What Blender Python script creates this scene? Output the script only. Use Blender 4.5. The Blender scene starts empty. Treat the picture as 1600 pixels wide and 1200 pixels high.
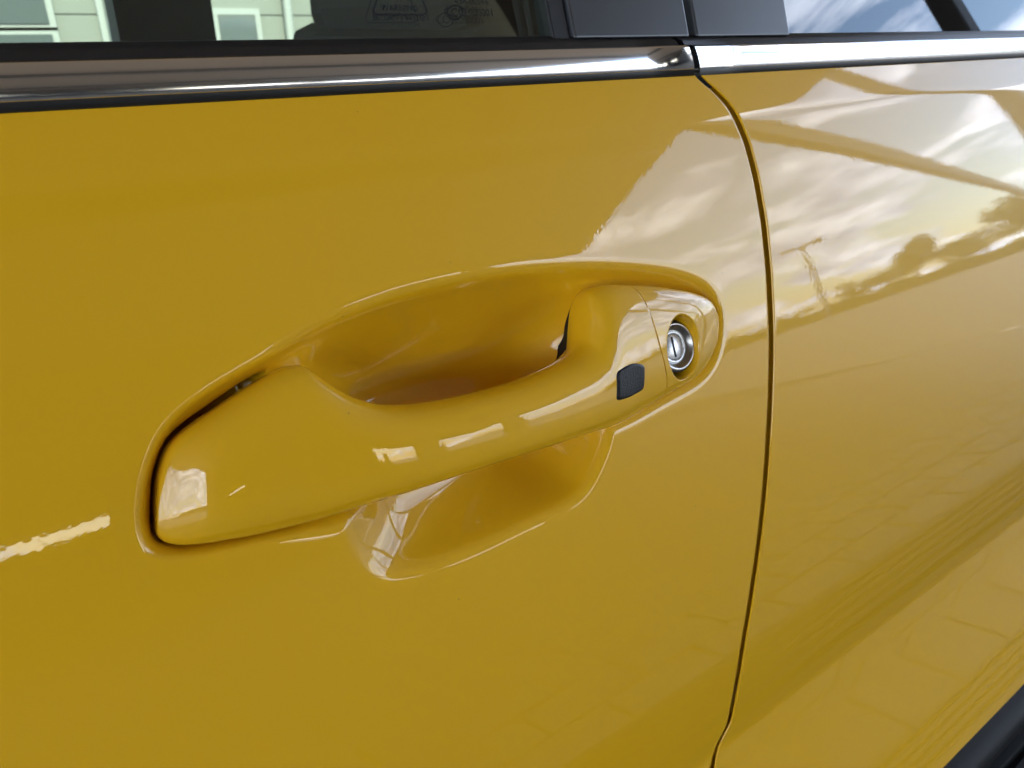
import bpy, math, random
import numpy as np
from mathutils import Matrix, Vector
random.seed(4); rng = np.random.default_rng(7)
C = bpy.context.scene
COL = C.collection

# ------------------------------------------------------------------ camera
F_PX, W_PX, H_PX = 1200.0, 1600.0, 1200.0
YAW, PITCH = math.radians(36.4), math.radians(25.2)
CAM = np.array([0.0, -0.205, 1.0])
sy, cy, sp, cp = math.sin(YAW), math.cos(YAW), math.sin(PITCH), math.cos(PITCH)
FWD = np.array([sy*cp, cy*cp, -sp]); RGT = np.array([cy, -sy, 0.0]); UPV = np.array([sy*sp, cy*sp, cp])
cam_d = bpy.data.cameras.new('camera'); cam = bpy.data.objects.new('camera', cam_d); COL.objects.link(cam)
m = Matrix.Identity(4)
for i in range(3):
    m[i][0], m[i][1], m[i][2], m[i][3] = RGT[i], UPV[i], -FWD[i], CAM[i]
cam.matrix_world = m
cam_d.sensor_width = 36; cam_d.lens = 36*F_PX/W_PX; cam_d.clip_start = 0.005; cam_d.clip_end = 2000
cam_d.dof.use_dof = True; cam_d.dof.focus_distance = 0.27; cam_d.dof.aperture_fstop = 26
C.camera = cam

# ------------------------------------------------------------------ sky, sun, exposure
SUN_EL, SUN_AZ = math.radians(40), math.radians(192)      # azimuth of the sun, from +Y towards +X
world = bpy.data.worlds.new('World'); C.world = world; world.use_nodes = True
nt = world.node_tree; nt.nodes.clear()
def N(tree, typ, **kw):
    n = tree.nodes.new(typ)
    for k, v in kw.items():
        if k.startswith('i_'):
            n.inputs[k[2:].replace('_', ' ')].default_value = v
        else:
            setattr(n, k, v)
    return n
wo = N(nt, 'ShaderNodeOutputWorld'); bg = N(nt, 'ShaderNodeBackground'); bg.inputs['Strength'].default_value = 0.1
sky = N(nt, 'ShaderNodeTexSky', sky_type='NISHITA'); sky.sun_disc = False
sky.sun_elevation = SUN_EL; sky.sun_rotation = SUN_AZ
tc = N(nt, 'ShaderNodeTexCoord'); sep = N(nt, 'ShaderNodeSeparateXYZ')
nt.links.new(tc.outputs['Generated'], sep.inputs[0])
zz = N(nt, 'ShaderNodeMath', operation='MAXIMUM'); zz.inputs[1].default_value = 0.0
nt.links.new(sep.outputs['Z'], zz.inputs[0])
za = N(nt, 'ShaderNodeMath', operation='ADD'); za.inputs[1].default_value = 0.22
nt.links.new(zz.outputs[0], za.inputs[0])
dx = N(nt, 'ShaderNodeMath', operation='DIVIDE'); dy = N(nt, 'ShaderNodeMath', operation='DIVIDE')
nt.links.new(sep.outputs['X'], dx.inputs[0]); nt.links.new(za.outputs[0], dx.inputs[1])
nt.links.new(sep.outputs['Y'], dy.inputs[0]); nt.links.new(za.outputs[0], dy.inputs[1])
comb = N(nt, 'ShaderNodeCombineXYZ'); nt.links.new(dx.outputs[0], comb.inputs[0]); nt.links.new(dy.outputs[0], comb.inputs[1])
cmap = N(nt, 'ShaderNodeMapping'); cmap.inputs['Rotation'].default_value = (0, 0, 0.5); cmap.inputs['Scale'].default_value = (1.0, 0.85, 1.0)
cmap.inputs['Location'].default_value = (3.1, 1.7, 0)
nt.links.new(comb.outputs[0], cmap.inputs['Vector'])
cn = N(nt, 'ShaderNodeTexNoise'); cn.inputs['Scale'].default_value = 2.6; cn.inputs['Detail'].default_value = 9; cn.inputs['Roughness'].default_value = 0.56; cn.inputs['Distortion'].default_value = 0.4
nt.links.new(cmap.outputs[0], cn.inputs['Vector'])
cr = N(nt, 'ShaderNodeValToRGB'); cr.color_ramp.elements[0].position = 0.46; cr.color_ramp.elements[1].position = 0.57
nt.links.new(cn.outputs['Fac'], cr.inputs[0])
cn2 = N(nt, 'ShaderNodeTexNoise'); cn2.inputs['Scale'].default_value = 4.2; cn2.inputs['Detail'].default_value = 8
nt.links.new(cmap.outputs[0], cn2.inputs['Vector'])
ccol = N(nt, 'ShaderNodeValToRGB')
ccol.color_ramp.elements[0].position = 0.38; ccol.color_ramp.elements[0].color = (3.3, 4.2, 6.1, 1)
ccol.color_ramp.elements[1].position = 0.64; ccol.color_ramp.elements[1].color = (8.2, 9.0, 10.6, 1)
nt.links.new(cn2.outputs['Fac'], ccol.inputs[0])
mixc = N(nt, 'ShaderNodeMix', data_type='RGBA')
nt.links.new(cr.outputs[0], mixc.inputs['Factor'])
nt.links.new(sky.outputs[0], mixc.inputs['A'])
# clouds glow warmer and brighter towards the sun
dotn = N(nt, 'ShaderNodeVectorMath', operation='DOT_PRODUCT'); dotn.inputs[1].default_value = (math.sin(SUN_AZ)*math.cos(SUN_EL), math.cos(SUN_AZ)*math.cos(SUN_EL), math.sin(SUN_EL))
nt.links.new(tc.outputs['Generated'], dotn.inputs[0])
dmx = N(nt, 'ShaderNodeMath', operation='MAXIMUM'); dmx.inputs[1].default_value = 0.0; nt.links.new(dotn.outputs['Value'], dmx.inputs[0])
dpw = N(nt, 'ShaderNodeMath', operation='POWER'); dpw.inputs[1].default_value = 4.0; nt.links.new(dmx.outputs[0], dpw.inputs[0])
gl_ = N(nt, 'ShaderNodeVectorMath', operation='SCALE'); gl_.inputs[0].default_value = (2.6, 2.35, 1.9); nt.links.new(dpw.outputs[0], gl_.inputs['Scale'])
ga_ = N(nt, 'ShaderNodeVectorMath', operation='ADD'); ga_.inputs[1].default_value = (1, 1, 1); nt.links.new(gl_.outputs[0], ga_.inputs[0])
gm_ = N(nt, 'ShaderNodeVectorMath', operation='MULTIPLY'); nt.links.new(ga_.outputs[0], gm_.inputs[0]); nt.links.new(ccol.outputs[0], gm_.inputs[1])
nt.links.new(gm_.outputs[0], mixc.inputs['B'])
nt.links.new(mixc.outputs['Result'], bg.inputs['Color']); nt.links.new(bg.outputs[0], wo.inputs['Surface'])
sun_d = bpy.data.lights.new('sun', 'SUN'); sun_d.energy = 3.0; sun_d.angle = math.radians(0.6); sun_d.color = (1.0, 0.95, 0.86)
sun = bpy.data.objects.new('sun', sun_d); COL.objects.link(sun)
sdir = Vector((math.sin(SUN_AZ)*math.cos(SUN_EL), math.cos(SUN_AZ)*math.cos(SUN_EL), math.sin(SUN_EL)))
sun.rotation_euler = sdir.to_track_quat('Z', 'Y').to_euler(); sun.location = sdir*30
C.view_settings.view_transform = 'Standard'; C.view_settings.look = 'None'
C.view_settings.exposure = 2.95; C.view_settings.gamma = 1.0
C.cycles.max_bounces = 10; C.cycles.transparent_max_bounces = 12

# ------------------------------------------------------------------ materials
def mat(name, base, rough=0.5, metal=0.0, coat=0.0, spec=0.5, coat_rough=0.02):
    mt = bpy.data.materials.new(name); mt.use_nodes = True
    b = mt.node_tree.nodes['Principled BSDF']
    b.inputs['Base Color'].default_value = (*base, 1); b.inputs['Roughness'].default_value = rough
    b.inputs['Metallic'].default_value = metal; b.inputs['Coat Weight'].default_value = coat
    b.inputs['Coat Roughness'].default_value = coat_rough; b.inputs['Specular IOR Level'].default_value = spec
    return mt
def bump(mt, scale, dist, detail=2.0, socket='Normal', stretch=(1, 1, 1), rough=0.5, typ='noise'):
    t = mt.node_tree; b = t.nodes['Principled BSDF']
    co = N(t, 'ShaderNodeNewGeometry'); mp = N(t, 'ShaderNodeMapping'); mp.inputs['Scale'].default_value = stretch
    t.links.new(co.outputs['Position'], mp.inputs['Vector'])
    if typ == 'noise':
        nz = N(t, 'ShaderNodeTexNoise'); nz.inputs['Detail'].default_value = detail; nz.inputs['Roughness'].default_value = rough; o = nz.outputs['Fac']
    else:
        nz = N(t, 'ShaderNodeTexVoronoi'); nz.feature = 'F1'; o = nz.outputs['Distance']
    nz.inputs['Scale'].default_value = scale
    t.links.new(mp.outputs[0], nz.inputs['Vector'])
    bp = N(t, 'ShaderNodeBump'); bp.inputs['Strength'].default_value = 1.0; bp.inputs['Distance'].default_value = dist
    t.links.new(o, bp.inputs['Height']); t.links.new(bp.outputs[0], b.inputs[socket])
    return bp
def tint_noise(mt, c1, c2, scale, detail=4, lo=0.35, hi=0.65):
    t = mt.node_tree; b = t.nodes['Principled BSDF']
    co = N(t, 'ShaderNodeNewGeometry'); nz = N(t, 'ShaderNodeTexNoise'); nz.inputs['Scale'].default_value = scale; nz.inputs['Detail'].default_value = detail
    t.links.new(co.outputs['Position'], nz.inputs['Vector'])
    rp = N(t, 'ShaderNodeValToRGB'); rp.color_ramp.elements[0].position = lo; rp.color_ramp.elements[1].position = hi
    rp.color_ramp.elements[0].color = (*c1, 1); rp.color_ramp.elements[1].color = (*c2, 1)
    t.links.new(nz.outputs['Fac'], rp.inputs[0]); t.links.new(rp.outputs[0], b.inputs['Base Color'])

PAINT = mat('yellow_paint', (0.72, 0.392, 0.006), rough=0.5, coat=1.0, spec=0.15, coat_rough=0.012)
def paint_peel(mt):
    """orange peel in the clear coat"""
    bump(mt, 500.0, 0.0000075, detail=1.0, socket='Coat Normal')
    t = mt.node_tree; b = t.nodes['Principled BSDF']; co = N(t, 'ShaderNodeNewGeometry')
    # hairline swirl scratches: thin contours of a wandering field, only in patches, roughen the clear coat
    tot = None
    for sc, seed in ((34.0, 0.0), (52.0, 7.3)):
        mp = N(t, 'ShaderNodeMapping'); mp.inputs['Location'].default_value = (seed, seed*0.7, seed*1.3); t.links.new(co.outputs['Position'], mp.inputs['Vector'])
        nz = N(t, 'ShaderNodeTexNoise'); nz.inputs['Scale'].default_value = sc; nz.inputs['Detail'].default_value = 0.0; t.links.new(mp.outputs[0], nz.inputs['Vector'])
        fr = N(t, 'ShaderNodeMath', operation='PINGPONG'); fr.inputs[1].default_value = 0.055; t.links.new(nz.outputs['Fac'], fr.inputs[0])
        lt = N(t, 'ShaderNodeMath', operation='LESS_THAN'); lt.inputs[1].default_value = 0.0012; t.links.new(fr.outputs[0], lt.inputs[0])
        n2 = N(t, 'ShaderNodeTexNoise'); n2.inputs['Scale'].default_value = sc*1.7; n2.inputs['Detail'].default_value = 1.0; t.links.new(mp.outputs[0], n2.inputs['Vector'])
        gt = N(t, 'ShaderNodeMath', operation='GREATER_THAN'); gt.inputs[1].default_value = 0.60; t.links.new(n2.outputs['Fac'], gt.inputs[0])
        mu = N(t, 'ShaderNodeMath', operation='MULTIPLY'); t.links.new(lt.outputs[0], mu.inputs[0]); t.links.new(gt.outputs[0], mu.inputs[1])
        if tot is None: tot = mu
        else:
            ad = N(t, 'ShaderNodeMath', operation='MAXIMUM'); t.links.new(tot.outputs[0], ad.inputs[0]); t.links.new(mu.outputs[0], ad.inputs[1]); tot = ad
    ma = N(t, 'ShaderNodeMath', operation='MULTIPLY_ADD'); ma.inputs[1].default_value = 0.15; ma.inputs[2].default_value = 0.012
    t.links.new(tot.outputs[0], ma.inputs[0]); t.links.new(ma.outputs[0], b.inputs['Coat Roughness'])
    # dust specks
    vo = N(t, 'ShaderNodeTexVoronoi'); vo.inputs['Scale'].default_value = 95.0; t.links.new(co.outputs['Position'], vo.inputs['Vector'])
    vl = N(t, 'ShaderNodeMath', operation='LESS_THAN'); vl.inputs[1].default_value = 0.035; t.links.new(vo.outputs['Distance'], vl.inputs[0])
    sepc = N(t, 'ShaderNodeSeparateColor'); t.links.new(vo.outputs['Color'], sepc.inputs[0])
    vg = N(t, 'ShaderNodeMath', operation='GREATER_THAN'); vg.inputs[1].default_value = 0.72; t.links.new(sepc.outputs[0], vg.inputs[0])
    vm = N(t, 'ShaderNodeMath', operation='MULTIPLY'); t.links.new(vl.outputs[0], vm.inputs[0]); t.links.new(vg.outputs[0], vm.inputs[1])
    vs = N(t, 'ShaderNodeMath', operation='MULTIPLY'); vs.inputs[1].default_value = 0.45; t.links.new(vm.outputs[0], vs.inputs[0])
    mc = N(t, 'ShaderNodeMix', data_type='RGBA'); mc.inputs['A'].default_value = b.inputs['Base Color'].default_value; mc.inputs['B'].default_value = (0.22, 0.16, 0.05, 1)
    t.links.new(vs.outputs[0], mc.inputs['Factor']); t.links.new(mc.outputs['Result'], b.inputs['Base Color'])
paint_peel(PAINT)
CHROME = mat('satin_chrome', (0.78, 0.78, 0.79), rough=0.12, metal=1.0)
bump(CHROME, 900.0, 0.000006, detail=2, stretch=(0.02, 1, 1))
RUBBER = mat('black_rubber', (0.012, 0.012, 0.013), rough=0.45, spec=0.4)
PILLAR = mat('satin_black_plastic', (0.034, 0.036, 0.041), rough=0.34, spec=0.55)
bump(PILLAR, 1500.0, 0.00002, detail=2)
BLACKP = mat('textured_black_plastic', (0.008, 0.008, 0.009), rough=0.45, spec=0.3)
bump(BLACKP, 1600.0, 0.00022, detail=2)
CLAD = mat('grained_black_plastic', (0.009, 0.009, 0.010), rough=0.6, spec=0.22)
bump(CLAD, 900.0, 0.0001, detail=3)
STEEL = mat('bright_lock_metal', (0.80, 0.80, 0.80), rough=0.36, metal=1.0)
tint_noise(STEEL, (0.70, 0.70, 0.71), (0.86, 0.86, 0.86), 900.0, lo=0.42, hi=0.6)
DARKMETAL = mat('dark_lock_metal', (0.30, 0.29, 0.27), rough=0.28, metal=1.0)
SLOT = mat('lock_slot_black', (0.006, 0.006, 0.006), rough=0.7)
SEAT = mat('dark_seat_fabric', (0.02, 0.02, 0.022), rough=0.9)
TRIMGREY = mat('interior_dark_trim', (0.014, 0.014, 0.015), rough=0.7)
PRINT = mat('window_print', (0.004, 0.004, 0.004), rough=0.8)
def glass_mat(name, tint, ior=1.5):
    mt = bpy.data.materials.new(name); mt.use_nodes = True; t = mt.node_tree; t.nodes.clear()
    out = N(t, 'ShaderNodeOutputMaterial'); mx = N(t, 'ShaderNodeMixShader'); tr = N(t, 'ShaderNodeBsdfTransparent'); gl = N(t, 'ShaderNodeBsdfGlossy')
    fr = N(t, 'ShaderNodeFresnel'); fr.inputs['IOR'].default_value = ior
    tr.inputs['Color'].default_value = (*tint, 1); gl.inputs['Roughness'].default_value = 0.0; gl.inputs['Color'].default_value = (1, 1, 1, 1)
    t.links.new(fr.outputs[0], mx.inputs[0]); t.links.new(tr.outputs[0], mx.inputs[1]); t.links.new(gl.outputs[0], mx.inputs[2])
    t.links.new(mx.outputs[0], out.inputs['Surface'])
    return mt
GLASS = glass_mat('clear_car_glass', (0.72, 0.80, 0.74), 1.52)
DARKGLASS = glass_mat('privacy_car_glass', (0.10, 0.11, 0.12), 1.75)

# ------------------------------------------------------------------ mesh helpers
def mesh_obj(name, V, Fc, material, parent=None, smooth=True):
    me = bpy.data.meshes.new(name)
    V = np.asarray(V, np.float64)
    if isinstance(Fc, np.ndarray):
        nf, k = Fc.shape
        me.vertices.add(len(V)); me.vertices.foreach_set('co', V.astype(np.float32).ravel())
        me.loops.add(nf*k); me.loops.foreach_set('vertex_index', Fc.astype(np.int32).ravel())
        me.polygons.add(nf); me.polygons.foreach_set('loop_start', np.arange(0, nf*k, k, dtype=np.int32))
        me.update(calc_edges=True); me.validate()
    else:
        me.from_pydata([tuple(v) for v in V], [], Fc); me.update()
    me.polygons.foreach_set('use_smooth', np.full(len(me.polygons), smooth))
    me.materials.append(material)
    o = bpy.data.objects.new(name, me); COL.objects.link(o)
    if parent is not None:
        o.parent = parent; o.matrix_parent_inverse = parent.matrix_world.inverted()
    return o
def grid_faces(nr, nc, wrap=False):
    i = np.arange(nr-1)[:, None]; j = np.arange(nc if wrap else nc-1)[None, :]
    j2 = (j+1) % nc
    return np.stack([i*nc+j, i*nc+j2, (i+1)*nc+j2, (i+1)*nc+j], -1).reshape(-1, 4)
def empty(name, loc, label=None, cat=None, group=None):
    o = bpy.data.objects.new(name, None); COL.objects.link(o); o.location = loc; o.empty_display_size = 0.1
    bpy.context.view_layer.update()
    tag(o, label, cat, group); return o
def tag(o, label=None, cat=None, group=None, kind=None):
    if label: o['label'] = label
    if cat: o['category'] = cat
    if group: o['group'] = group
    if kind: o['kind'] = kind
    return o
class MB:
    def __init__(s): s.v = []; s.f = []
    def box(s, lo, hi, M=None):
        b = len(s.v)
        for z in (lo[2], hi[2]):
            for x, y in ((lo[0], lo[1]), (hi[0], lo[1]), (hi[0], hi[1]), (lo[0], hi[1])):
                p = Vector((x, y, z)); s.v.append(tuple(M @ p if M else p))
        s.f += [(b, b+3, b+2, b+1), (b+4, b+5, b+6, b+7)] + [(b+i, b+(i+1) % 4, b+4+(i+1) % 4, b+4+i) for i in range(4)]
        return s
    def tube(s, p0, p1, r0, r1, n=10):
        p0, p1 = Vector(p0), Vector(p1); d = (p1-p0).normalized(); a = d.orthogonal().normalized(); c = d.cross(a); b = len(s.v)
        for p, r in ((p0, r0), (p1, r1)):
            for k in range(n):
                t = 2*math.pi*k/n; s.v.append(tuple(p + a*r*math.cos(t) + c*r*math.sin(t)))
        s.f += [(b+k, b+(k+1) % n, b+n+(k+1) % n, b+n+k) for k in range(n)] + [tuple(b+k for k in range(n))[::-1], tuple(b+n+k for k in range(n))]
        return s
    def prism(s, pts, a, b, axis=2):
        """polygon pts extruded from a to b along an axis"""
        base = len(s.v); n = len(pts)
        for h in (a, b):
            for p in pts:
                q = list(p); q.insert(axis, h); s.v.append(tuple(q))
        s.f += [tuple(base+k for k in range(n))[::-1], tuple(base+n+k for k in range(n))] + [(base+k, base+(k+1) % n, base+n+(k+1) % n, base+n+k) for k in range(n)]
        return s
    def build(s, name, material, parent=None, smooth=False, bevel=0.0):
        o = mesh_obj(name, s.v, s.f, material, parent, smooth)
        if bevel:
            md = o.modifiers.new('bevel', 'BEVEL'); md.width = bevel; md.segments = 2; md.limit_method = 'ANGLE'
        return o
def crom(P, u):
    """Catmull-Rom through rows of P at parameters u (0..len-1)"""
    P = np.asarray(P, float)
    if P.ndim == 1: P = P[:, None]; flat = True
    else: flat = False
    n = len(P); i = np.clip(np.floor(u).astype(int), 0, n-2); t = (u-i)[:, None]
    g = lambda k: P[np.clip(k, 0, n-1)]
    p0, p1, p2, p3 = g(i-1), g(i), g(i+1), g(i+2)
    r = 0.5*((2*p1) + (-p0+p2)*t + (2*p0-5*p1+4*p2-p3)*t**2 + (-p0+3*p1-3*p2+p3)*t**3)
    return r[:, 0] if flat else r
def closed_curve(P, per=10):
    P = np.asarray(P, float); n = len(P); u = np.arange(n*per)/per
    i = np.floor(u).astype(int); t = (u-i)[:, None]
    p0, p1, p2, p3 = P[(i-1) % n], P[i % n], P[(i+1) % n], P[(i+2) % n]
    return 0.5*((2*p1) + (-p0+p2)*t + (2*p0-5*p1+4*p2-p3)*t**2 + (-p0+3*p1-3*p2+p3)*t**3)
def sdf(pts, poly):
    """signed distance (negative inside) of pts (N,2) to a closed polygon"""
    out = np.empty(len(pts)); A = poly; B = np.roll(poly, -1, 0)
    for s in range(0, len(pts), 8000):
        p = pts[s:s+8000][:, None, :]; ab = (B-A)[None]; ap = p-A[None]
        t = np.clip((ap*ab).sum(-1)/np.maximum((ab*ab).sum(-1), 1e-18), 0, 1)
        d = np.sqrt((((ap-ab*t[..., None])**2).sum(-1)).min(1))
        y = p[..., 1]; c = ((A[None, :, 1] > y) != (B[None, :, 1] > y))
        xi = A[None, :, 0] + (y-A[None, :, 1])/np.where(B[:, 1] == A[:, 1], 1e-12, B[:, 1]-A[:, 1])[None]*(B-A)[None, :, 0]
        ins = ((c & (p[..., 0] < xi)).sum(1) % 2) == 1
        out[s:s+8000] = np.where(ins, -d, d)
    return out
def smooth(t): t = np.clip(t, 0, 1); return t*t*(3-2*t)

# ------------------------------------------------------------------ the door skin: tumblehome profile
ANG_Z = np.array([-0.2, 0.30, 0.36, 0.44, 0.53, 0.600, 0.6325, 0.6385, 0.66, 0.70, 0.74, 0.78, 0.82, 0.86, 0.90, 0.940, 0.961, 0.9645, 0.985, 1.05])
ANG_A = np.radians([-4, -2, 6, 17, 19, 17, 11, 0.8, 0.5, 2.5, 5.0, 8.5, 12.5, 16.3, 17.8, 19.5, 21.0, 30.0, 33.0, 33.0])
zt = np.linspace(-0.2, 1.05, 5001)
at_ = np.interp(zt, ANG_Z, ANG_A)
k_ = np.exp(-0.5*(np.arange(-40, 41)/5.0)**2); k_ /= k_.sum()
at_ = np.convolve(np.pad(at_, 40, mode='edge'), k_, 'valid')
yt = np.concatenate([[0], np.cumsum(np.tan(0.5*(at_[1:]+at_[:-1]))*np.diff(zt))])
yt -= np.interp(0.88, zt, yt)
def yb(z): return np.interp(z, zt, yt)
def alpha(z): return np.interp(z, zt, at_)
A0 = math.radians(16.5)
N0 = np.array([0, -math.cos(A0), math.sin(A0)]); E2 = np.array([0, math.sin(A0), math.cos(A0)])
def ray(px, py):
    px = np.asarray(px, float); py = np.asarray(py, float)
    return FWD[None] + ((px-W_PX/2)/F_PX)[:, None]*RGT[None] - ((py-H_PX/2)/F_PX)[:, None]*UPV[None]
def to_chart(P, h=0.0):
    """pixel points of the traced outlines -> (x, z) on the door skin raised by h metres"""
    P = np.asarray(P, float); d = ray(P[:, 0], P[:, 1]); h = np.broadcast_to(np.asarray(h, float), (len(P),))
    o = CAM[None] - N0[None]*h[:, None]
    lo = np.full(len(P), 0.02); hi = np.full(len(P), 4.0)
    for _ in range(60):
        mid = (lo+hi)/2; q = o + d*mid[:, None]; front = q[:, 1] < yb(q[:, 2])
        lo = np.where(front, mid, lo); hi = np.where(front, hi, mid)
    q = o + d*lo[:, None]
    return q[:, [0, 2]]
def from_chart(x, z, h): 
    return np.stack([x, yb(z), z], -1) + N0*np.asarray(h)[..., None]
def project(Pw):
    v = Pw - CAM; w = v @ FWD
    return np.stack([W_PX/2 + F_PX*(v @ RGT)/w, H_PX/2 - F_PX*(v @ UPV)/w], -1)

# ------------------------------------------------------------------ outlines read off the photograph
RAIL = [  # (top x, top y, bottom x, bottom y, edge height, crest height, back depth) along the handle
 (242, 806, 242, 812, -4.5, -1.6, 12), (243, 780, 243, 830, -4.0, -0.6, 12), (247, 742, 248, 840, -3.6, 0.2, 12), (258, 708, 262, 848, -3.0, 2.0, 12),
 (275, 685, 287, 851, -2.2, 4.3, 12), (305, 661, 320, 848, -1.4, 7.3, 12), (341, 637, 355, 842, -0.7, 9.0, 12), (387, 606, 400, 834, -0.2, 9.7, 12),
 (437, 577, 450, 822, 0.2, 10.0, 11), (459, 571, 475, 816, 0.4, 10.3, 10), (476, 573, 500, 809, 0.6, 10.8, 9), (497, 588, 530, 800, 0.8, 11.4, 8),
 (528, 609, 560, 790, 1.0, 12.0, 7), (559, 623, 590, 781, 1.2, 12.4, 6), (591, 631, 620, 772, 1.4, 12.8, 5.5), (622, 632, 650, 762, 1.6, 13.0, 5.5),
 (665, 628, 695, 747, 2.0, 13.2, 5.5), (725, 617, 750, 729, 2.4, 13.4, 5.5), (800, 597, 825, 705, 2.4, 13.4, 5.5), (850, 577, 875, 689, 2.0, 13.4, 5.5),
 (880, 560, 905, 679, 1.0, 13.3, 6), (893, 546, 922, 673, -0.5, 13.2, 7), (897, 530, 935, 669, -2.5, 13.0, 8), (896, 512, 947, 664, -4.0, 12.8, 9),
 (898, 494, 958, 660, -4.0, 12.5, 10), (904, 474, 970, 655, -2.5, 12.2, 10), (915, 456, 984, 648, -0.8, 11.8, 11), (932, 447, 998, 640, 0.2, 11.4, 12),
 (954, 444.5, 1012, 632, 0.6, 11.0, 12), (977, 445, 1026, 623, 0.8, 10.5, 12)]
CAP = [(979, 445, 1028, 622, 0.8, 10.4, 12), (1003, 446, 1040, 615, 0.8, 9.9, 12), (1027, 448, 1050, 610, 0.7, 9.2, 12), (1050, 451, 1062, 603, 0.6, 8.3, 12),
 (1074, 455, 1076, 595, 0.3, 7.0, 12), (1095, 462, 1089, 584, -0.2, 5.2, 12), (1107, 469, 1100, 571, -0.6, 3.6, 12), (1114, 479, 1108, 557, -1.2, 2.0, 12),
 (1118, 492, 1115, 540, -2.0, 0.4, 12), (1119, 507, 1119, 520, -3.0, -1.6, 12)]
RIDGE = [(228, 858), (216, 822), (216, 785), (222, 745), (241, 691), (268, 652), (309, 618), (369, 580), (425, 551), (489, 513), (579, 477), (641, 457), (709, 442),
 (778, 430), (847, 422), (916, 418), (985, 420), (1050, 428), (1096, 444), (1119, 468), (1126, 500), (1123, 537), (1112, 570), (1087, 598), (1030, 630), (975, 660),
 (900, 690), (800, 730), (700, 768), (600, 800), (520, 822), (450, 840), (390, 853), (325, 868), (270, 873), (245, 870)]
BOWL = [(445, 566), (489, 531), (579, 487), (641, 465), (709, 447), (778, 435), (840, 428), (888, 432), (925, 446), (950, 490), (956, 550), (952, 615), (949, 664), (943, 696),
 (928, 734), (909, 766), (878, 788), (809, 821), (741, 854), (672, 881), (640, 890), (613, 896), (586, 891), (569, 875), (556, 850), (545, 815), (525, 770), (500, 700), (470, 630)]
GAP = [(1078, 100), (1088, 120), (1112, 138), (1135, 162), (1150, 187), (1165, 222), (1180, 280), (1192, 350), (1200, 430), (1204, 520), (1203, 600), (1198, 700), (1190, 800),
 (1177, 900), (1161, 1000), (1146, 1090), (1138, 1132), (1122, 1162), (1112, 1200)]
HOLE_C, HOLE_R = (1067, 543), (0.0108, 0.0128)

def rails(R, hs=1.0):
    R = np.array(R, float); e = R[:, 4]/1000; c = R[:, 5]/1000
    return np.concatenate([to_chart(R[:, 0:2], e), to_chart(R[:, 2:4], e), e[:, None], c[:, None], R[:, 6:7]/1000], 1)
HR = rails(RAIL); CR = rails(CAP)
def loft_point(R, s, t, back=False):
    """s along the stations, t across from top (0) to bottom (1)"""
    r = crom(R, s)
    x = r[:, 0]*(1-t) + r[:, 2]*t; z = r[:, 1]*(1-t) + r[:, 3]*t
    S = np.sqrt(np.clip(1-np.abs(2*t-1)**3.3, 0, 1))
    h = r[:, 4] - r[:, 6]*S**0.6 if back else r[:, 4] + (r[:, 5]-r[:, 4])*S
    return x, z, h
def loft_mesh(R, ns, ntf, ntb, dent=None):
    n = len(R); s = np.linspace(0, n-1, ns)
    tf = (1-np.cos(np.linspace(0, math.pi, ntf)))/2; tb = ((1-np.cos(np.linspace(0, math.pi, ntb)))/2)[::-1][1:-1]
    rows = []
    for t, bk in [(tf, False), (tb, True)]:
        S, T = np.meshgrid(s, t, indexing='ij')
        x, z, h = loft_point(R, S.ravel(), T.ravel(), bk)
        if dent is not None and not bk: h = dent(x, z, h)
        rows.append(from_chart(x, z, h).reshape(ns, len(t), 3))
    V = np.concatenate(rows, 1); nc = V.shape[1]
    Fc = grid_faces(ns, nc, wrap=True)[:, ::-1]
    vv = V.reshape(-1, 3)
    caps = []
    for k in (0, ns-1):
        cidx = len(vv); vv = np.concatenate([vv, V[k].mean(0)[None]])
        ring = k*nc + np.arange(nc); nx = k*nc + (np.arange(nc)+1) % nc
        tri = np.stack([ring, nx, np.full(nc, cidx)], 1) if k == 0 else np.stack([nx, ring, np.full(nc, cidx)], 1)
        caps.append(tri)
    faces = [tuple(f) for f in Fc.tolist()] + [tuple(f) for c in caps for f in c.tolist()]
    return vv, faces

# ------------------------------------------------------------------ recess depth field on the door
FX0, FX1, FZ0, FZ1, FS = -0.02, 0.345, 0.775, 0.968, 0.0005
fx = np.arange(FX0, FX1, FS); fz = np.arange(FZ0, FZ1, FS)
cxs = np.arange(FX0, FX1+0.001, 0.001); czs = np.arange(FZ0, FZ1+0.001, 0.001)
def field(poly):
    X, Z = np.meshgrid(cxs, czs, indexing='ij'); d = sdf(np.stack([X.ravel(), Z.ravel()], 1), poly).reshape(X.shape)
    # bilinear upsample to the fine grid
    ix = np.clip((fx-FX0)/0.001, 0, len(cxs)-1.001); iz = np.clip((fz-FZ0)/0.001, 0, len(czs)-1.001)
    i = ix.astype(int); a = (ix-i)[:, None]; j = iz.astype(int); b = (iz-j)[None, :]
    return (d[i][:, j]*(1-a)*(1-b) + d[i+1][:, j]*a*(1-b) + d[i][:, j+1]*(1-a)*b + d[i+1][:, j+1]*a*b)
def blur(Fd, sig):
    n = int(3*sig/FS)+1; k = np.exp(-0.5*(np.arange(-n, n+1)*FS/sig)**2); k /= k.sum()
    G = np.apply_along_axis(lambda v: np.convolve(np.pad(v, n, mode='edge'), k, 'valid'), 0, Fd)
    return np.apply_along_axis(lambda v: np.convolve(np.pad(v, n, mode='edge'), k, 'valid'), 1, G)
ridge = closed_curve(to_chart(RIDGE)); bowl = closed_curve(to_chart(BOWL))
su = np.linspace(0, len(HR)-1, 200); sc_ = np.linspace(0, len(CR)-1, 80)
hr_, cr_ = crom(HR, su), crom(CR, sc_)
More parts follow.
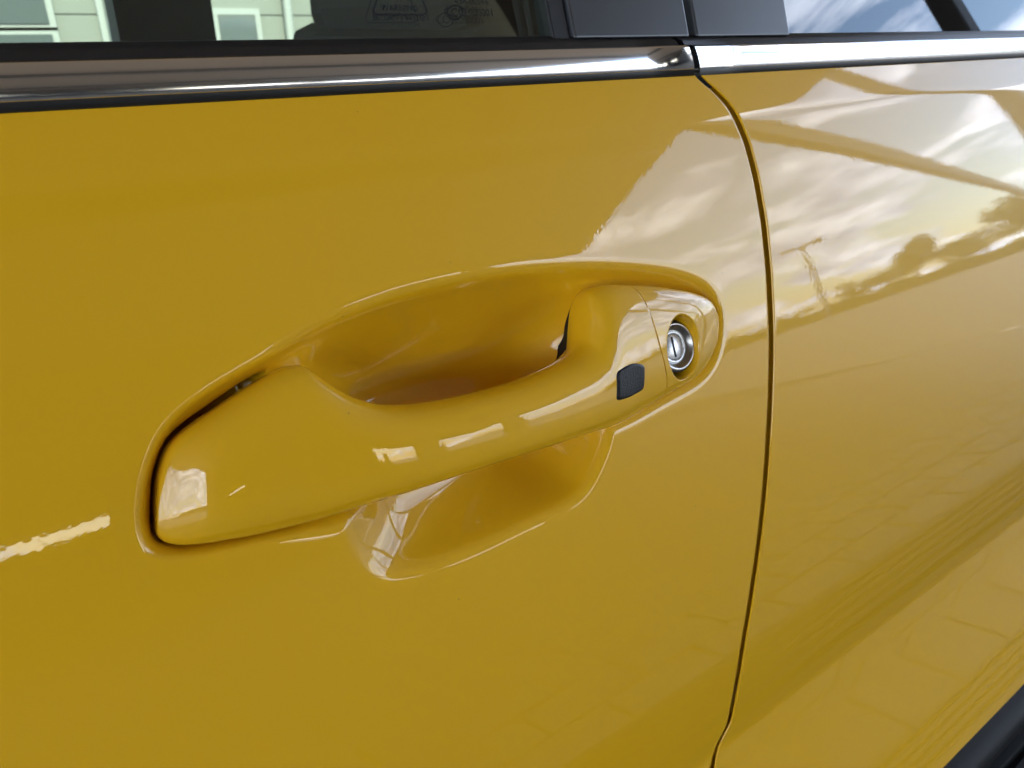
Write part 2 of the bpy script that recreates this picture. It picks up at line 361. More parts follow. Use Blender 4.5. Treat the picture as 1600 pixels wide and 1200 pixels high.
hand = np.concatenate([hr_[:, 0:2], cr_[:, 0:2], cr_[::-1, 2:4], hr_[::-1, 2:4]])
d_r, d_b, d_h = field(ridge), field(bowl), field(hand)
FXg, FZg = np.meshgrid(fx, fz, indexing='ij')
lipw = 0.0048
dl_ = 0.0062*smooth(-d_r/lipw); wx_ = smooth((FXg-0.055)/0.03)
dep_lip = blur(dl_, 0.0007)*(1-wx_) + blur(dl_, 0.0021)*wx_
up_ = smooth((FZg-0.862)/0.022)                       # upper half of the cup: one long wall that keeps falling behind the grip
lf = smooth((0.19-FXg)/0.11)*(1-up_)
bw = (0.021 + 0.003*lf)*(1-up_) + 0.037*up_
wb_ = smooth(-d_b/0.008); d_b2 = d_b*(1-wb_) + blur(d_b, 0.006)*wb_
tb_ = np.clip(-d_b2/bw, 0, 1)
dep_bowl = 0.034*(1-(1-tb_)**2.0)*(1-lf) + (0.0105*(1-(1-tb_)**2.0) + 0.0028*smooth(tb_/0.13)*smooth((FXg-0.086)/0.02))*lf
dep_bowl = blur(dep_bowl, 0.0025)
dep = (dep_lip**2.5 + dep_bowl**2.5)**0.4
# the slot that the handle feet and lock cover sit in
bar_zone = smooth((FXg-0.062)/0.006)*(1-smooth((FXg-0.2015)/0.004))
slot = smooth((0.0005-d_h)/0.0007)*(1-smooth((FXg-0.062)/0.006))
slotd = 0.020*slot
dep = dep + blur(slotd, 0.0004)
def depth_at(x, z):
    ix = np.clip((x-FX0)/FS, 0, len(fx)-1.001); iz = np.clip((z-FZ0)/FS, 0, len(fz)-1.001)
    i = ix.astype(int); a = ix-i; j = iz.astype(int); b = iz-j
    v = dep[i, j]*(1-a)*(1-b) + dep[i+1, j]*a*(1-b) + dep[i, j+1]*(1-a)*b + dep[i+1, j+1]*a*b
    ok = (x > FX0) & (x < FX1) & (z > FZ0) & (z < FZ1)
    return np.where(ok, v, 0)

# gap line between the doors as x(z)
gch = to_chart(GAP); o_ = np.argsort(gch[:, 1]); gz, gx = gch[o_, 1], gch[o_, 0]
gzz = np.linspace(0.2, 1.0, 1601); gxx = np.interp(gzz, gz, gx)
sl = (gx[3]-gx[0])/(gz[3]-gz[0]); gxx = np.where(gzz < gz[0], gx[0] + (gzz-gz[0])*0.25, gxx)
kk = np.exp(-0.5*(np.arange(-16, 17)/5.0)**2); kk /= kk.sum(); gxx = np.convolve(np.pad(gxx, 16, mode='edge'), kk, 'valid')
def gap_x(z): return np.interp(z, gzz, gxx)
BELT = 0.9792     # top of the painted skin
SILL = float(to_chart([(1540, 1137)])[0, 1])     # lower edge of the painted skin


# ------------------------------------------------------------------ the car
car = empty('yellow_car', (0.3, 0.9, 0.0), 'glossy yellow car with body coloured door handle and chrome window trim', 'car')

# front door skin
zl = np.unique(np.concatenate([np.linspace(SILL, 0.60, 60), np.linspace(0.60, 0.66, 90), np.linspace(0.66, 0.79, 60), np.arange(0.79, 0.962, 0.0006), np.linspace(0.962, BELT, 40)]))
xs = 0.262
xl = np.unique(np.concatenate([np.linspace(-0.78, -0.03, 40), np.linspace(-0.03, 0.0, 12), np.arange(0.0, xs, 0.0006)]))
ul = np.linspace(0, 1, 130)[1:]
Z = zl[None, :]
RR = 0.0021
gapz = gap_x(zl)
Xa = np.repeat(xl[:, None], len(zl), 1)
Xb = xs + ul[:, None]*(gapz[None, :]-RR-xs)
th = np.linspace(0, math.pi/2, 9)[1:]
Xc = (gapz[None, :]-RR) + RR*np.sin(th)[:, None]
Xd = np.repeat(gapz[None, :], 4, 0)
X = np.concatenate([Xa, Xb, Xc, Xd]); Zg = np.repeat(Z, len(X), 0)
H = -depth_at(X, Zg)
na, nb_ = len(Xa), len(Xb)
H[na+nb_:na+nb_+8] -= (RR - RR*np.cos(th))[:, None]
H[na+nb_+8:] = -np.array([0.005, 0.009, 0.014, 0.02])[:, None]
V = from_chart(X, Zg, H)
door = mesh_obj('front_door', V.reshape(-1, 3), grid_faces(*X.shape), PAINT, car)

# rear door skin
zl2 = np.unique(np.concatenate([np.linspace(SILL, 0.60, 60), np.linspace(0.60, 0.66, 90), np.linspace(0.66, 0.93, 90), np.linspace(0.93, BELT, 90)]))
GW = 0.0032; R2 = 0.0008
g2 = gap_x(zl2)+GW
Xd = g2[None, :] + np.array([0.010, 0.005, 0.0012, 0.0002])[:, None]; Xc = (g2[None, :]+R2) - R2*np.sin(th[::-1])[:, None]
ul2 = np.linspace(0, 1, 160)**1.5
Xe = (g2[None, :]+R2) + ul2[:, None]*(1.45-g2[None, :]-R2)
X = np.concatenate([Xd, Xc, Xe]); Zg = np.repeat(zl2[None, :], len(X), 0)
H = np.zeros_like(X); H[:4] = -np.array([0.0018, 0.0017, 0.0014, 0.0010])[:, None]; H[4:12] = -(R2-R2*np.cos(th[::-1]))[:, None]
V = from_chart(X, Zg, H)
rdoor = mesh_obj('rear_door', V.reshape(-1, 3), grid_faces(*X.shape), PAINT, car)

# jamb and weather seal behind the gap
zj = np.linspace(SILL, BELT-0.004, 60); gj = gap_x(zj)
X = np.stack([gj-0.05, gj-0.02, gj+0.002, gj+0.03, gj+0.06]); H = np.array([-0.016, -0.0085, -0.0070, -0.0085, -0.016])[:, None]*np.ones_like(X)
mesh_obj('door_jamb', from_chart(X, np.repeat(zj[None], 5, 0), H).reshape(-1, 3), grid_faces(5, 60), PAINT, car)

# handle bar
vv, ff = loft_mesh(HR, 420, 72, 28)
handle = mesh_obj('door_handle', vv, ff, PAINT, car)
# lock cover with its scooped key hole
hc = to_chart([HOLE_C], 0.008)[0]
def dent(x, z, h):
    rho = np.sqrt(((x-hc[0])/HOLE_R[0])**2 + ((z-hc[1])/HOLE_R[1])**2)
    return h - 0.0115*smooth((1.06-rho)/0.26)
vv, ff = loft_mesh(CR, 220, 200, 24, dent)
cover = mesh_obj('lock_cover', vv, ff, PAINT, car)
# black strips that stand in for the shade in the gap around the handle

def gap_shade(name, sv, pts, n, s0, s1, h, w1, parent, t0=1.0, t1=1.0):
    k = (sv >= s0) & (sv <= s1); q, nn, v = pts[k], n[k], sv[k]
    w = (w1+0.0024)*smooth((v-s0)/t0)*smooth((s1-v)/t1); rows = [q + nn*(-0.0024+w*f)[:, None] for f in (np.zeros(len(v)), np.full(len(v), 0.5), np.ones(len(v)))]
    X = np.stack([r[:, 0] for r in rows]); Zq = np.stack([r[:, 1] for r in rows])
    return mesh_obj(name, from_chart(X, Zq, np.full(X.shape, h)).reshape(-1, 3), grid_faces(3, len(v)), RUBBER, parent)
def side_normals(p, sgn):
    t = np.gradient(p, axis=0); t /= np.linalg.norm(t, axis=1)[:, None]; return sgn*np.stack([-t[:, 1], t[:, 0]], 1)
sv = np.linspace(0, len(HR)-1, 600); hv = crom(HR, sv); tp, bp = hv[:, 0:2], hv[:, 2:4]; tn, bn_ = side_normals(tp, 1), side_normals(bp, -1)
gap_shade('handle_gap_shade', sv, tp, tn, -0.5, 10.4, -0.0064, -0.0008, door, 0.01, 2.6)
gap_shade('handle_gap_shade', sv, bp, bn_, -0.5, 8.0, -0.0064, -0.0003, door, 0.01, 2.0)
gap_shade('handle_gap_shade', sv, tp, tn, 20.2, 26.4, -0.0078, 0.0015, door, 0.9, 3.5)
# lock cylinder: lathe rings around the tilted door normal
lc = from_chart(np.array([hc[0]+0.0004]), np.array([hc[1]]), np.array([0.0026]))[0]
A1 = A0 + math.radians(7); N1 = np.array([0.06, -math.cos(A1), math.sin(A1)]); N1 /= np.linalg.norm(N1); E3 = np.array([0, math.sin(A1), math.cos(A1)]); LS = 1.22
def lathe(name, prof, material, parent, n=64, center=lc):
    ang = np.linspace(0, 2*math.pi, n, endpoint=False); P = []
    for r, hh in prof:
        P.append(center + N1*hh + np.outer(np.cos(ang)*r*LS, [1, 0, 0.0]) + np.outer(np.sin(ang)*r*LS, E3))
    V = np.concatenate(P); Fc = grid_faces(len(prof), n, wrap=True)
    return mesh_obj(name, V, Fc, material, parent)
mm = 0.001
lathe('lock_cylinder', [(8.2*mm, -8*mm), (8.2*mm, 1.6*mm), (8.1*mm, 1.9*mm), (7.9*mm, 2.05*mm), (7.6*mm, 2.0*mm), (7.45*mm, 1.8*mm)], STEEL, cover)
lathe('lock_collar', [(7.5*mm, 1.85*mm), (7.1*mm, 1.2*mm), (6.2*mm, 0.1*mm), (5.6*mm, -0.3*mm), (5.45*mm, -0.2*mm)], DARKMETAL, cover)
lathe('lock_rim', [(5.5*mm, -0.3*mm), (5.4*mm, -0.05*mm), (5.2*mm, 0.0*mm), (4.75*mm, -0.05*mm), (4.65*mm, -0.3*mm), (4.6*mm, -1.6*mm)], STEEL, cover)
lathe('lock_face', [(4.42*mm, -2.5*mm), (4.4*mm, -0.3*mm), (4.25*mm, -0.15*mm), (0.01*mm, -0.15*mm)], STEEL, cover)
def frame_box(cx_, cz_, hx, hz, h0, h1, rot=0.0):
    Mx = Matrix(((1, 0, 0), (0, 1, 0), (0, 0, 1)))
    V = []
    for h in (h0, h1):
        for a, b in ((-hx, -hz), (hx, -hz), (hx, hz), (-hx, hz)):
            u = a*math.cos(rot)-b*math.sin(rot); w = a*math.sin(rot)+b*math.cos(rot)
            V.append(lc + np.array([1, 0, 0])*(cx_+u) + E3*(cz_+w) + N1*h)
    return V, [(0, 3, 2, 1), (4, 5, 6, 7), (0, 1, 5, 4), (1, 2, 6, 5), (2, 3, 7, 6), (3, 0, 4, 7)]
v_, f_ = frame_box(0, 0, 0.6*mm, 4.35*mm, -2*mm, -0.09*mm, 0.0)
mesh_obj('key_slot', v_, f_, SLOT, cover, smooth=False)
lathe('lock_gasket', [(8.9*mm, -8*mm), (8.9*mm, 0.9*mm), (8.6*mm, 1.2*mm), (8.25*mm, 1.2*mm)], RUBBER, cover)

# sensor button on the handle: pillow that follows the handle surface
gs, gt = np.meshgrid(np.linspace(20, 29, 420), np.linspace(0.25, 1, 300), indexing='ij')
x, z, h = loft_point(HR, gs.ravel(), gt.ravel()); pj = project(from_chart(x, z, h))
def find_st(px, py):
    k = np.argmin((pj[:, 0]-px)**2 + (pj[:, 1]-py)**2); return np.array([gs.ravel()[k], gt.ravel()[k]])
c00, c10, c11, c01 = find_st(961, 580), find_st(1010, 568), find_st(1007, 611), find_st(960, 629)
nb = 40
a_ = np.linspace(-1, 1, nb); AA, BB = np.meshgrid(a_, a_, indexing='ij')
q = 0.0  # squircle mapping keeps rounded corners
rr = np.maximum(np.abs(AA), np.abs(BB)); ang = np.arctan2(BB, AA)
p_ = 7.0
rad = 1/(np.abs(np.cos(ang))**p_ + np.abs(np.sin(ang))**p_)**(1/p_)
ua = rr*rad*np.cos(ang); ub = rr*rad*np.sin(ang)
fa, fb = (ua+1)/2, (ub+1)/2
st = (c00[None, None]*((1-fa)*(1-fb))[..., None] + c10*(fa*(1-fb))[..., None] + c11*(fa*fb)[..., None] + c01*((1-fa)*fb)[..., None])
x, z, h = loft_point(HR, st[..., 0].ravel(), st[..., 1].ravel())
hh = h + (-0.0006 + 0.0013*np.clip((1-rr.ravel())/0.16, 0, 1)**0.6)
mesh_obj('sensor_button', from_chart(x, z, hh), grid_faces(nb, nb), BLACKP, handle)

# ------------------------------------------------------------------ window line: seal, chrome strip, pillar covers, glass
def strip(name, prof, x0, x1, material, parent, n=40, round_ends=0.0):
    """profile of (y, z) swept along the car between x0 and x1 (each may be a function of z)"""
    prof = np.array(prof); u = np.linspace(0, 1, n); P = []
    a = np.array([x0(z) if callable(x0) else x0 for z in prof[:, 1]]); b = np.array([x1(z) if callable(x1) else x1 for z in prof[:, 1]])
    X = a[None] + u[:, None]*(b-a)[None]
    V = np.stack([X, np.repeat(prof[None, :, 0], n, 0), np.repeat(prof[None, :, 1], n, 0)], -1)
    Fc = grid_faces(n, len(prof))[:, ::-1].tolist()
    Fc = [tuple(f) for f in Fc] + [tuple(range(len(prof)))[::-1], tuple((n-1)*len(prof)+k for k in range(len(prof)))]
    return mesh_obj(name, V.reshape(-1, 3), Fc, material, parent)
yb0 = float(yb(BELT))
def arc(p0, p1, sag, n=14):
    p0, p1 = np.array(p0), np.array(p1); t = np.linspace(0, 1, n); d = p1-p0; nn = np.array([-d[1], d[0]]); nn = nn/np.linalg.norm(nn)
    return p0[None] + t[:, None]*d[None] + nn[None]*(sag*4*t*(1-t))[:, None]
y0 = yb0
fz_ = np.linspace(0.0034, 0.0115, 30); ft_ = np.radians(np.interp(fz_, [0.0034, 0.0038, 0.0043, 0.0062, 0.0115], [-3, 2, 5, 11, 24])); fy_ = np.concatenate([[0], np.cumsum(np.tan((ft_[1:]+ft_[:-1])/2)*np.diff(fz_))])
face = np.stack([y0-0.0010+fy_, BELT+fz_], 1)
chrome_prof = np.concatenate([[[y0+0.010, BELT+0.0010]], [[y0-0.0002, BELT+0.0022], [y0-0.0008, BELT+0.0026], [y0-0.0010, BELT+0.0031]], face, [[y0+0.0030, BELT+0.0120], [y0+0.012, BELT+0.0112]]])
lip_prof = np.array([[y0+0.012, BELT-0.002], [y0+0.0012, BELT-0.0008], [y0-0.0004, BELT+0.0000], [y0-0.0006, BELT+0.0012], [y0-0.0008, BELT+0.0024], [y0-0.0006, BELT+0.0030], [y0+0.010, BELT+0.0032]])
seal_prof = np.array([[y0+0.004, BELT+0.010], [y0+0.0068, BELT+0.0122], [y0+0.0078, BELT+0.0138], [y0+0.0098, BELT+0.0144], [y0+0.0125, BELT+0.0158], [y0+0.0150, BELT+0.0160], [y0+0.018, BELT+0.012]])
XG = float(gap_x(BELT))
tx = lambda z: XG - 0.0016 + (z-BELT)*(-0.30) - 0.0008
tx2 = lambda z: XG + 0.0022 + (z-BELT)*(-0.30) - 0.0008
for nm, pf, mt in (('chrome_trim', chrome_prof, CHROME), ('trim_lip', lip_prof, RUBBER), ('window_seal', seal_prof, RUBBER)):
    strip(nm, pf, -0.78, tx, mt, car); strip(nm, pf, tx2, 1.45, mt, car)
TG = math.tan(math.radians(21))
def gy(z, off=0.0): return y0+0.0150 + (z-(BELT+0.013))*TG + off
ZT = 1.36
def slab(name, x0, x1, z0, z1, off, thick, material, parent, lean=0.0, nz=10, bevel=0.0):
    zs = np.linspace(z0, z1, nz); V = []; 
    for k, zv in enumerate(zs):
        for (xx, o) in ((x0, off), (x1, off), (x1, off+thick), (x0, off+thick)):
            V.append((xx + lean*(zv-z0), gy(zv, o), zv))
    Fc = []
    for k in range(nz-1):
        b = 4*k
        for i in range(4): Fc.append((b+i, b+(i+1) % 4, b+4+(i+1) % 4, b+4+i))
    Fc += [(3, 2, 1, 0), tuple(4*(nz-1)+i for i in range(4))]
    o = mesh_obj(name, V, Fc, material, parent, smooth=False)
    if bevel:
        md = o.modifiers.new('bevel', 'BEVEL'); md.width = bevel; md.segments = 3; md.limit_method = 'ANGLE'; md.angle_limit = math.radians(50)
    return o
fwin = slab('front_window', -0.78, 0.2085, BELT+0.012, ZT, 0.0, 0.0035, GLASS, car)
rwin = slab('rear_window', 0.352, 1.30, BELT+0.012, ZT, -0.0010, 0.0035, DARKGLASS, car)
slab('window_frame_seal', 0.2075, 0.2165, BELT+0.0125, ZT, -0.0045, 0.012, RUBBER, car, bevel=0.001)
slab('pillar_cover', 0.2170, 0.2840, BELT+0.0150, ZT, -0.0062, 0.012, PILLAR, car, bevel=0.0012)
slab('pillar_cover', 0.2885, 0.3565, BELT+0.0150, ZT, -0.0062, 0.012, PILLAR, car, bevel=0.0012)

# ------------------------------------------------------------------ sill, roof, far side and seats
ys = float(yb(SILL))
LEDGE = mat('deep_black_plastic', (0.005, 0.005, 0.005), rough=0.6, spec=0.15)
lp = [(ys+0.05, SILL-0.034)]
for k in range(9): lp += [(ys-0.006-0.016*k, SILL-0.042-0.002*k), (ys-0.015-0.016*k, SILL-0.043-0.002*k), (ys-0.018-0.016*k, SILL-0.048-0.002*k)]
lp += [(ys-0.17, SILL-0.08), (ys-0.16, SILL-0.14), (ys+0.05, SILL-0.16)]
strip('sill_cladding', [(ys+0.03, SILL+0.004), (ys-0.004, SILL+0.003), (ys-0.011, SILL-0.001), (ys-0.014, SILL-0.007), (ys-0.012, SILL-0.030), (ys+0.010, SILL-0.034), (ys+0.04, SILL-0.036)], -0.78, 1.45, CLAD, car, n=8)
strip('side_step', lp, -0.78, 1.45, LEDGE, car, n=8).data.polygons.foreach_set('use_smooth', [False]*len(bpy.data.objects['side_step'].data.polygons))
mb = MB(); mb.box((-0.78, gy(ZT)+0.0, ZT-0.002), (1.45, gy(ZT)+0.05, ZT+0.05)); mb.box((-0.6, gy(ZT)+0.05, ZT+0.03), (1.45, 1.55, ZT+0.07))
mb.build('roof', PAINT, car, bevel=0.012)
mb = MB(); mb.box((-0.78, 0.16, 0.40), (1.45, 1.7, 0.44)); mb.build('floor_pan', TRIMGREY, car)
mb = MB(); mb.box((-0.78, 0.075, 0.42), (1.45, 0.115, 0.965)); mb.build('door_lining', TRIMGREY, car, bevel=0.01)
mb = MB(); mb.box((-0.78, 1.72, 0.40), (1.45, 1.80, 0.915)); mb.box((0.385, 1.70, 0.915), (0.585, 1.78, ZT+0.03)); mb.build('far_door', TRIMGREY, car)
seat = MB().box((0.40, 0.38, 0.55), (0.54, 0.82, 1.0)).build('front_seat', SEAT, car, bevel=0.05)
MB().box((0.42, 0.44, 0.985), (0.51, 0.78, 1.17)).build('headrest', SEAT, seat, bevel=0.03)
seat = MB().box((0.64, 1.05, 0.55), (0.78, 1.46, 1.0)).build('front_seat', SEAT, car, bevel=0.05)
MB().box((0.665, 1.12, 0.985), (0.76, 1.38, 1.17)).build('headrest', SEAT, seat, bevel=0.03)
MB().box((1.10, 0.2, 0.5), (1.25, 1.6, 1.05)).build('rear_seat', SEAT, car, bevel=0.05)

# printing on the front window
def on_glass(px, py):
    d = ray([px], [py])[0]
    lo, hi = 0.05, 2.0
    for _ in range(60):
        mid = (lo+hi)/2; q = CAM + d*mid
        if q[1] < gy(q[2], -0.0003): lo = mid
        else: hi = mid
    return CAM + d*lo
GA = math.radians(21); GE2 = Vector((0, math.sin(GA), math.cos(GA))); GN = Vector((0, -math.cos(GA), math.sin(GA)))
def print_text(body, px, py, size, name):
    cu = bpy.data.curves.new(name, 'FONT'); cu.body = body; cu.size = size; cu.align_x = 'CENTER'; cu.align_y = 'CENTER'
    o = bpy.data.objects.new(name, cu); COL.objects.link(o); cu.materials.append(PRINT)
    p = on_glass(px, py); M = Matrix.Identity(4)
    for i in range(3): M[i][0] = (1, 0, 0)[i]; M[i][1] = GE2[i]; M[i][2] = GN[i]; M[i][3] = p[i]
    bpy.context.view_layer.update(); me = bpy.data.meshes.new_from_object(o.evaluated_get(bpy.context.evaluated_depsgraph_get())); bpy.data.objects.remove(o)
    o = bpy.data.objects.new(name, me); COL.objects.link(o); o.parent = fwin; o.matrix_parent_inverse = fwin.matrix_world.inverted(); o.matrix_world = M
    return o
print_text('WARNING', 625, 12.5, 0.0030, 'warning_lettering')
print_text('SECURITY SYSTEM', 627, 27.5, 0.0027, 'warning_lettering')
print_text('43R-00544', 737, 2, 0.0033, 'glass_marking')
print_text('CCC', 711, 19, 0.0042, 'glass_marking')
print_text('E000001', 749, 20, 0.0038, 'glass_marking')
def print_line(pts, w, name, close=False):
    P = [Vector(on_glass(*p)) for p in pts]; V = []; Fc = []
    if close: P.append(P[0])
    for a, b in zip(P[:-1], P[1:]):
        d = (b-a).normalized(); s = d.cross(GN).normalized()*w/2; e = d*w/2; k = len(V)
        V += [a-s-e, b-s+e, b+s+e, a+s-e]; Fc.append((k, k+1, k+2, k+3))
    return mesh_obj(name, [tuple(v) for v in V], Fc, PRINT, fwin, smooth=False)
print_line([(593, -14), (584, 15), (585, 20), (589, 22.5), (660, 22.5), (666, 20.5), (667, 16), (655, -14)], 0.0006, 'warning_border')
print_line([(711+12*math.cos(a), 19+11*math.sin(a)) for a in np.linspace(0, 2*math.pi, 25)[:-1]], 0.0005, 'approval_ring', True)

# ------------------------------------------------------------------ what the paint and glass mirror: ground, carport, lamp, trees, building
GZ = -0.06
ASPH = mat('asphalt', (0.055, 0.054, 0.052), rough=0.9); tint_noise(ASPH, (0.036, 0.033, 0.029), (0.055, 0.051, 0.045), 3.0)
mesh_obj('ground', [(-500, -500, GZ-0.09), (500, -500, GZ-0.09), (500, 500, GZ-0.09), (-500, 500, GZ-0.09)], [(0, 1, 2, 3)], ASPH, None, False)['kind'] = 'structure'
JOINT = mat('joint_sand', (0.025, 0.022, 0.018), rough=0.95)
PAVE = mat('concrete_paver', (0.24, 0.22, 0.19), rough=0.9); tint_noise(PAVE, (0.15, 0.13, 0.105), (0.21, 0.185, 0.155), 14.0)
PX0, PX1, PY0, PY1 = -2.0, 6.0, -6.0, 3.0
pav = MB().box((PX0, PY0, GZ-0.085), (PX1, PY1, GZ-0.012)).build('pavement', JOINT); pav['kind'] = 'structure'
mbp = MB().box((-0.116, -0.076, -0.02), (0.116, 0.076, 0.0)); pv = mbp.build('paver', PAVE, pav, bevel=0.005); pm = pv.data
bm_done = False
rest = MB(); first = True; cnt = 0
for j in range(int((PY1-PY0)/0.16)):
    for i in range(int((PX1-PX0)/0.24)):
        x = PX0 + 0.12 + 0.24*i + (0.12 if j % 2 else 0); y = PY0 + 0.08 + 0.16*j
        if x > PX1-0.12: continue
        z = GZ + rng.uniform(-0.0015, 0.0015)
        if 0.35 < x < 3.6 and -3.4 < y < -0.35 and cnt < 290 and (x-0.3) > -0.9*(y+0.3)*0.35:
            o = pv if first else pv.copy()
            if not first: COL.objects.link(o)
            first = False; cnt += 1; o.location = (x, y, z); o.rotation_euler = (0, 0, rng.uniform(-0.012, 0.012))
        else:
            rest.box((x-0.116, y-0.076, z-0.02), (x+0.116, y+0.076, z))
ro = rest.build('more_pavers', PAVE, pav); ro['kind'] = 'stuff'
KERB = mat('pale_concrete', (0.45, 0.43, 0.39), rough=0.9)

# carport roof over the car with its edge running away, a long beam off its corner, and posts
STEELG = mat('grey_painted_steel', (0.10, 0.10, 0.105), rough=0.5)
DECK = mat('roof_deck_underside', (0.80, 0.66, 0.51), rough=0.7)
RH = 2.6
port = empty('carport', (0, 0, GZ), 'grey steel carport roof on posts above the yellow car', 'carport')
def pol(az, r, z): a = math.radians(az); return Vector((CAM[0]+r*math.sin(a), CAM[1]-r*math.cos(a), z))
c1 = pol(64.5, 2.4/math.sin(math.radians(64.5-24.3)), 0)
dv = Vector((math.sin(math.radians(24.3)), -math.cos(math.radians(24.3)), 0))
c2 = c1 + dv*29
MB().prism([(c1.x, c1.y), (c1.x-0.1, 4.5), (-4.4, 4.5), (-4.4, c2.y), (c2.x, c2.y)], RH, RH+0.16).build('roof_deck', DECK, port)
for k in range(10):
    yy = 4.2 - 3.4*k
    xe = c1.x-0.15 if yy > c1.y else c1.x + (c1.y-yy)*0.45 - 0.4
    MB().box((-4.3, yy-0.06, RH-0.14), (xe, yy+0.06, RH)).build('purlin', STEELG, port)
bs = pol(57.8, 4.25, RH); bd = Vector((math.sin(math.radians(71)), -math.cos(math.radians(71)), 0)); bn = Vector((-bd.y, bd.x, 0))
mb = MB(); b0 = bs - bd*0.3; b1 = bs + bd*34
mb.prism([tuple((p)[:2]) for p in (b0-bn*0.06, b1-bn*0.06, b1+bn*0.06, b0+bn*0.06)], RH-0.06, RH+0.16); mb.build('long_beam', STEELG, port)
for (az, r, w) in ((4.6, 11, 0.30), (-16, 9, 0.2), (23.7, 12, 0.5), (33.4, 8, 0.22), (76.9, 3.6, 0.09)):
    p = pol(az, r, 0); MB().box((p.x-w/2, p.y-w/2, GZ), (p.x+w/2, p.y+w/2, RH if az < 70 else 3.4)).build('post', STEELG, port, bevel=0.01)

MB().prism([(-30, -24.4), (6.4, -24.4), (6.4, -24.0), (-30, -24.0)], GZ-0.09, 1.95).build('horizon_block_wall', STEELG)  # unseen wall, added to cut down the bright horizon strip in the door reflection
tag(bpy.data.objects['horizon_block_wall'], 'long low dark wall added to trim the bright strip mirrored in the front door', 'wall')
pa, pb = pol(3.6, 26, 0), pol(15.2, 26, 0); MB().prism([(pa.x, pa.y), (pb.x, pb.y), (pb.x, pb.y-0.2), (pa.x, pa.y-0.2)], GZ-0.09, RH-0.005).build('back_wall', STEELG, port)
MB().box((-4.3, c2.y+0.3, GZ-0.09), (-4.15, -6.2, RH-0.005)).build('sky_block_wall', STEELG, port)  # unseen panel, added to keep left sky reflections out of the handle cup
# street lamp with two heads
LAMPM = mat('galvanised_steel', (0.20, 0.20, 0.20), rough=0.5)
p = pol(55.6, 62, GZ); lamp = empty('street_lamp', p, 'tall twin headed street lamp mirrored in the rear door paint', 'street lamp')
MB().tube(p, p+Vector((0, 0, 7.6)), 0.2, 0.15, 10).build('pole', LAMPM, lamp)
dl = Vector((math.cos(math.radians(55.6)), math.sin(math.radians(55.6)), 0))
for s_ in (-1, 1):
    MB().tube(p+Vector((0, 0, 7.5)), p+dl*s_*0.7+Vector((0, 0, 7.65)), 0.12, 0.1, 8).build('arm', LAMPM, lamp)
    q_ = p+dl*s_*1.0+Vector((0, 0, 7.65)); MB().box(tuple(q_-Vector((0.4, 0.4, 0.14))), tuple(q_+Vector((0.4, 0.4, 0.14)))).build('lamp_head', LAMPM, lamp, bevel=0.05)

# trees on the far edge of the car park
BARK = mat('bark', (0.07, 0.055, 0.04), rough=0.9); LEAF = mat('leaves', (0.055, 0.075, 0.025), rough=0.7)
tint_noise(LEAF, (0.035, 0.05, 0.018), (0.09, 0.11, 0.04), 0.9)
def tree(az, r, h, w, label):
    h *= 1.35
    p = pol(az, r, GZ-0.08); t = empty('tree', p, label, 'tree', 'trees along the far edge of the car park')
    tm = MB().tube(p, p+Vector((0, 0, h*0.5)), h*0.035, h*0.02, 8)
    for k in range(4):
        a = k*1.6; tm.tube(p+Vector((0, 0, h*0.3+h*0.05*k)), p+Vector((math.cos(a)*w*0.3, math.sin(a)*w*0.3, h*0.62)), h*0.015, h*0.006, 6)
    tm.build('trunk', BARK, t)
    cl = [(rng.normal(0, 0.22, 3)*np.array([w, w, h*0.55]) + np.array([0, 0, h*0.62]), rng.uniform(0.16, 0.28)) for _ in range(14)]
    V = []; Fc = []
    for k in range(1700):
        c_, s_ = cl[rng.integers(len(cl))]; d = rng.normal(0, 1, 3); d /= np.linalg.norm(d)
        q = c_ + d*s_*np.array([w, w, h*0.6])*rng.uniform(0.4, 1)
        if q[2] < h*0.18: q[2] = h*0.18 + rng.uniform(0, 0.3)
        u = rng.normal(0, 1, 3); u /= np.linalg.norm(u); v = np.cross(u, rng.normal(0, 1, 3)); v /= np.linalg.norm(v); sz = h*0.035
        b = len(V); V += [q-u*sz, q+v*sz*0.6, q+u*sz, q-v*sz*0.6]; Fc.append((b, b+1, b+2, b+3))
    mesh_obj('crown', np.array(V)+np.array(p), Fc, LEAF, t, False)
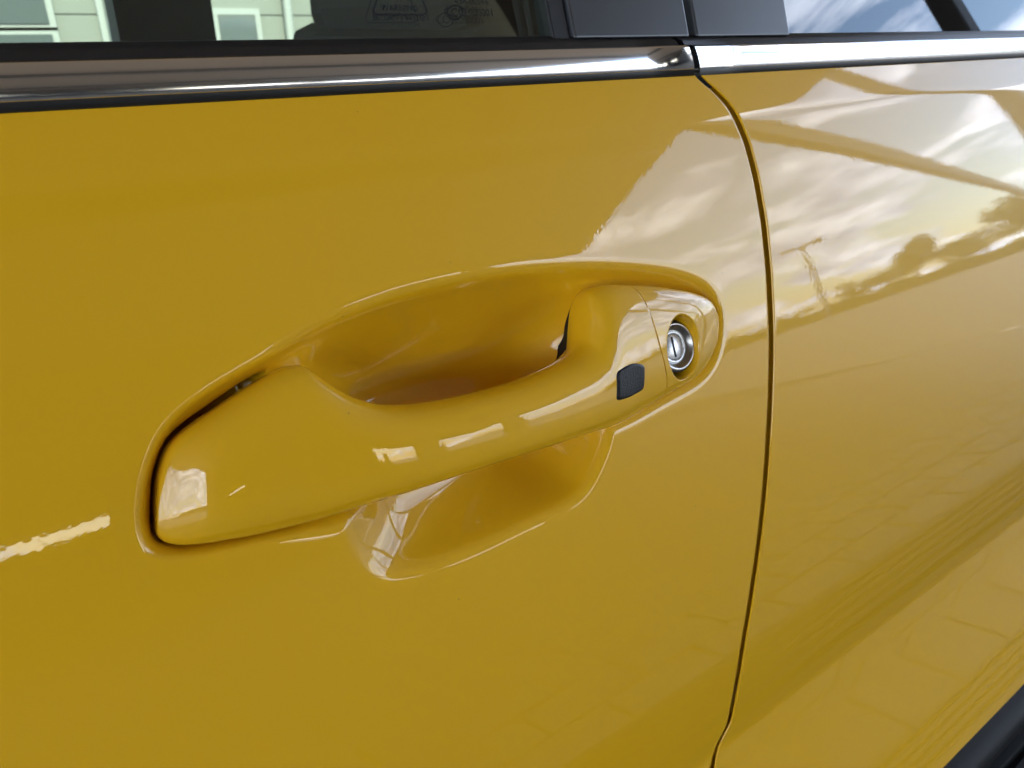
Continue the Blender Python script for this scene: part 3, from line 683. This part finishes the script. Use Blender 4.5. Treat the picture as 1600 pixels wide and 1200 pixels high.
for az, r, h, w, lb in ((52.5, 130, 2.6, 9, 'low bushy tree nearest the lamp'), (57.5, 120, 3.4, 6, 'small round tree just right of the lamp'), (59.6, 120, 4.0, 9, 'broad dark tree left of the tallest crown'),
        (61.3, 110, 6.2, 5.5, 'tallest rounded tree standing above the others'), (63.2, 120, 4.2, 10, 'wide low tree right of the tallest crown'), (65.4, 110, 4.6, 9, 'broad tree near the right end of the row'),
        (68.0, 90, 6.2, 8, 'large tree at the right end of the row'), (46.5, 130, 2.4, 11, 'low tree at the left end of the row')):
    tree(az, r, h, w, lb + ', mirrored in the yellow paint')

V = []; Fc = []
for k in range(5200):
    az = rng.uniform(43, 73); r = rng.uniform(96, 99); q = np.array(pol(az, r, GZ-0.08 + 1.75*rng.uniform(0, 1)**0.7*(0.85+0.15*math.sin(az*1.7)))); u = rng.normal(0, 1, 3); u /= np.linalg.norm(u); v = np.cross(u, rng.normal(0, 1, 3)); v /= np.linalg.norm(v)
    b = len(V); V += [q-u*0.35, q+v*0.22, q+u*0.35, q-v*0.22]; Fc.append((b, b+1, b+2, b+3))
tag(mesh_obj('hedge', V, Fc, LEAF, None, False), 'long low dark hedge below the row of trees, mirrored in the rear door', 'hedge')
# pale building on the other side of the car, seen through the front window
WALL = mat('pale_render', (0.105, 0.112, 0.095), rough=0.8); PANE = mat('building_pane', (0.05, 0.06, 0.06), rough=0.05); FRAME = mat('white_window_frame', (0.17, 0.18, 0.165), rough=0.5)
bld = empty('pale_building', (5, 9, GZ), 'pale rendered building with dark windows seen through the front window', 'building')
MB().box((-3, 9, GZ-0.09), (14, 15, 6.5)).build('wall', WALL, bld)
MB().box((-3.3, 8.7, 6.5), (14.3, 15.3, 6.7)).build('roof', STEELG, bld)
for k in range(8):
    MB().box((-3, 8.985, 0.18+0.3*k), (14, 8.9985, 0.18+0.3*k+0.285)).build('cladding_board', WALL, bld)
MB().tube((3.62, 8.9, GZ), (3.62, 8.9, 6.5), 0.05, 0.05, 10).build('rain_pipe', FRAME, bld)
for (x0, x1, z0, z1) in ((-1.6, 1.25, 0.50, 0.90), (-1.6, 1.25, 0.99, 2.4), (1.75, 1.95, 0.3, 2.2), (2.85, 3.25, 0.6, 1.08), (4.0, 4.5, 0.6, 1.05), (5.5, 6.6, 0.9, 2.2), (7.5, 8.6, 0.9, 2.2)):
    f = MB().box((x0-0.06, 8.93, z0-0.06), (x1+0.06, 8.984, z1+0.06)).build('window', FRAME, bld)
    MB().box((x0, 8.915, z0), (x1, 8.929, z1)).build('pane', PANE, f)
bpy.context.view_layer.update()
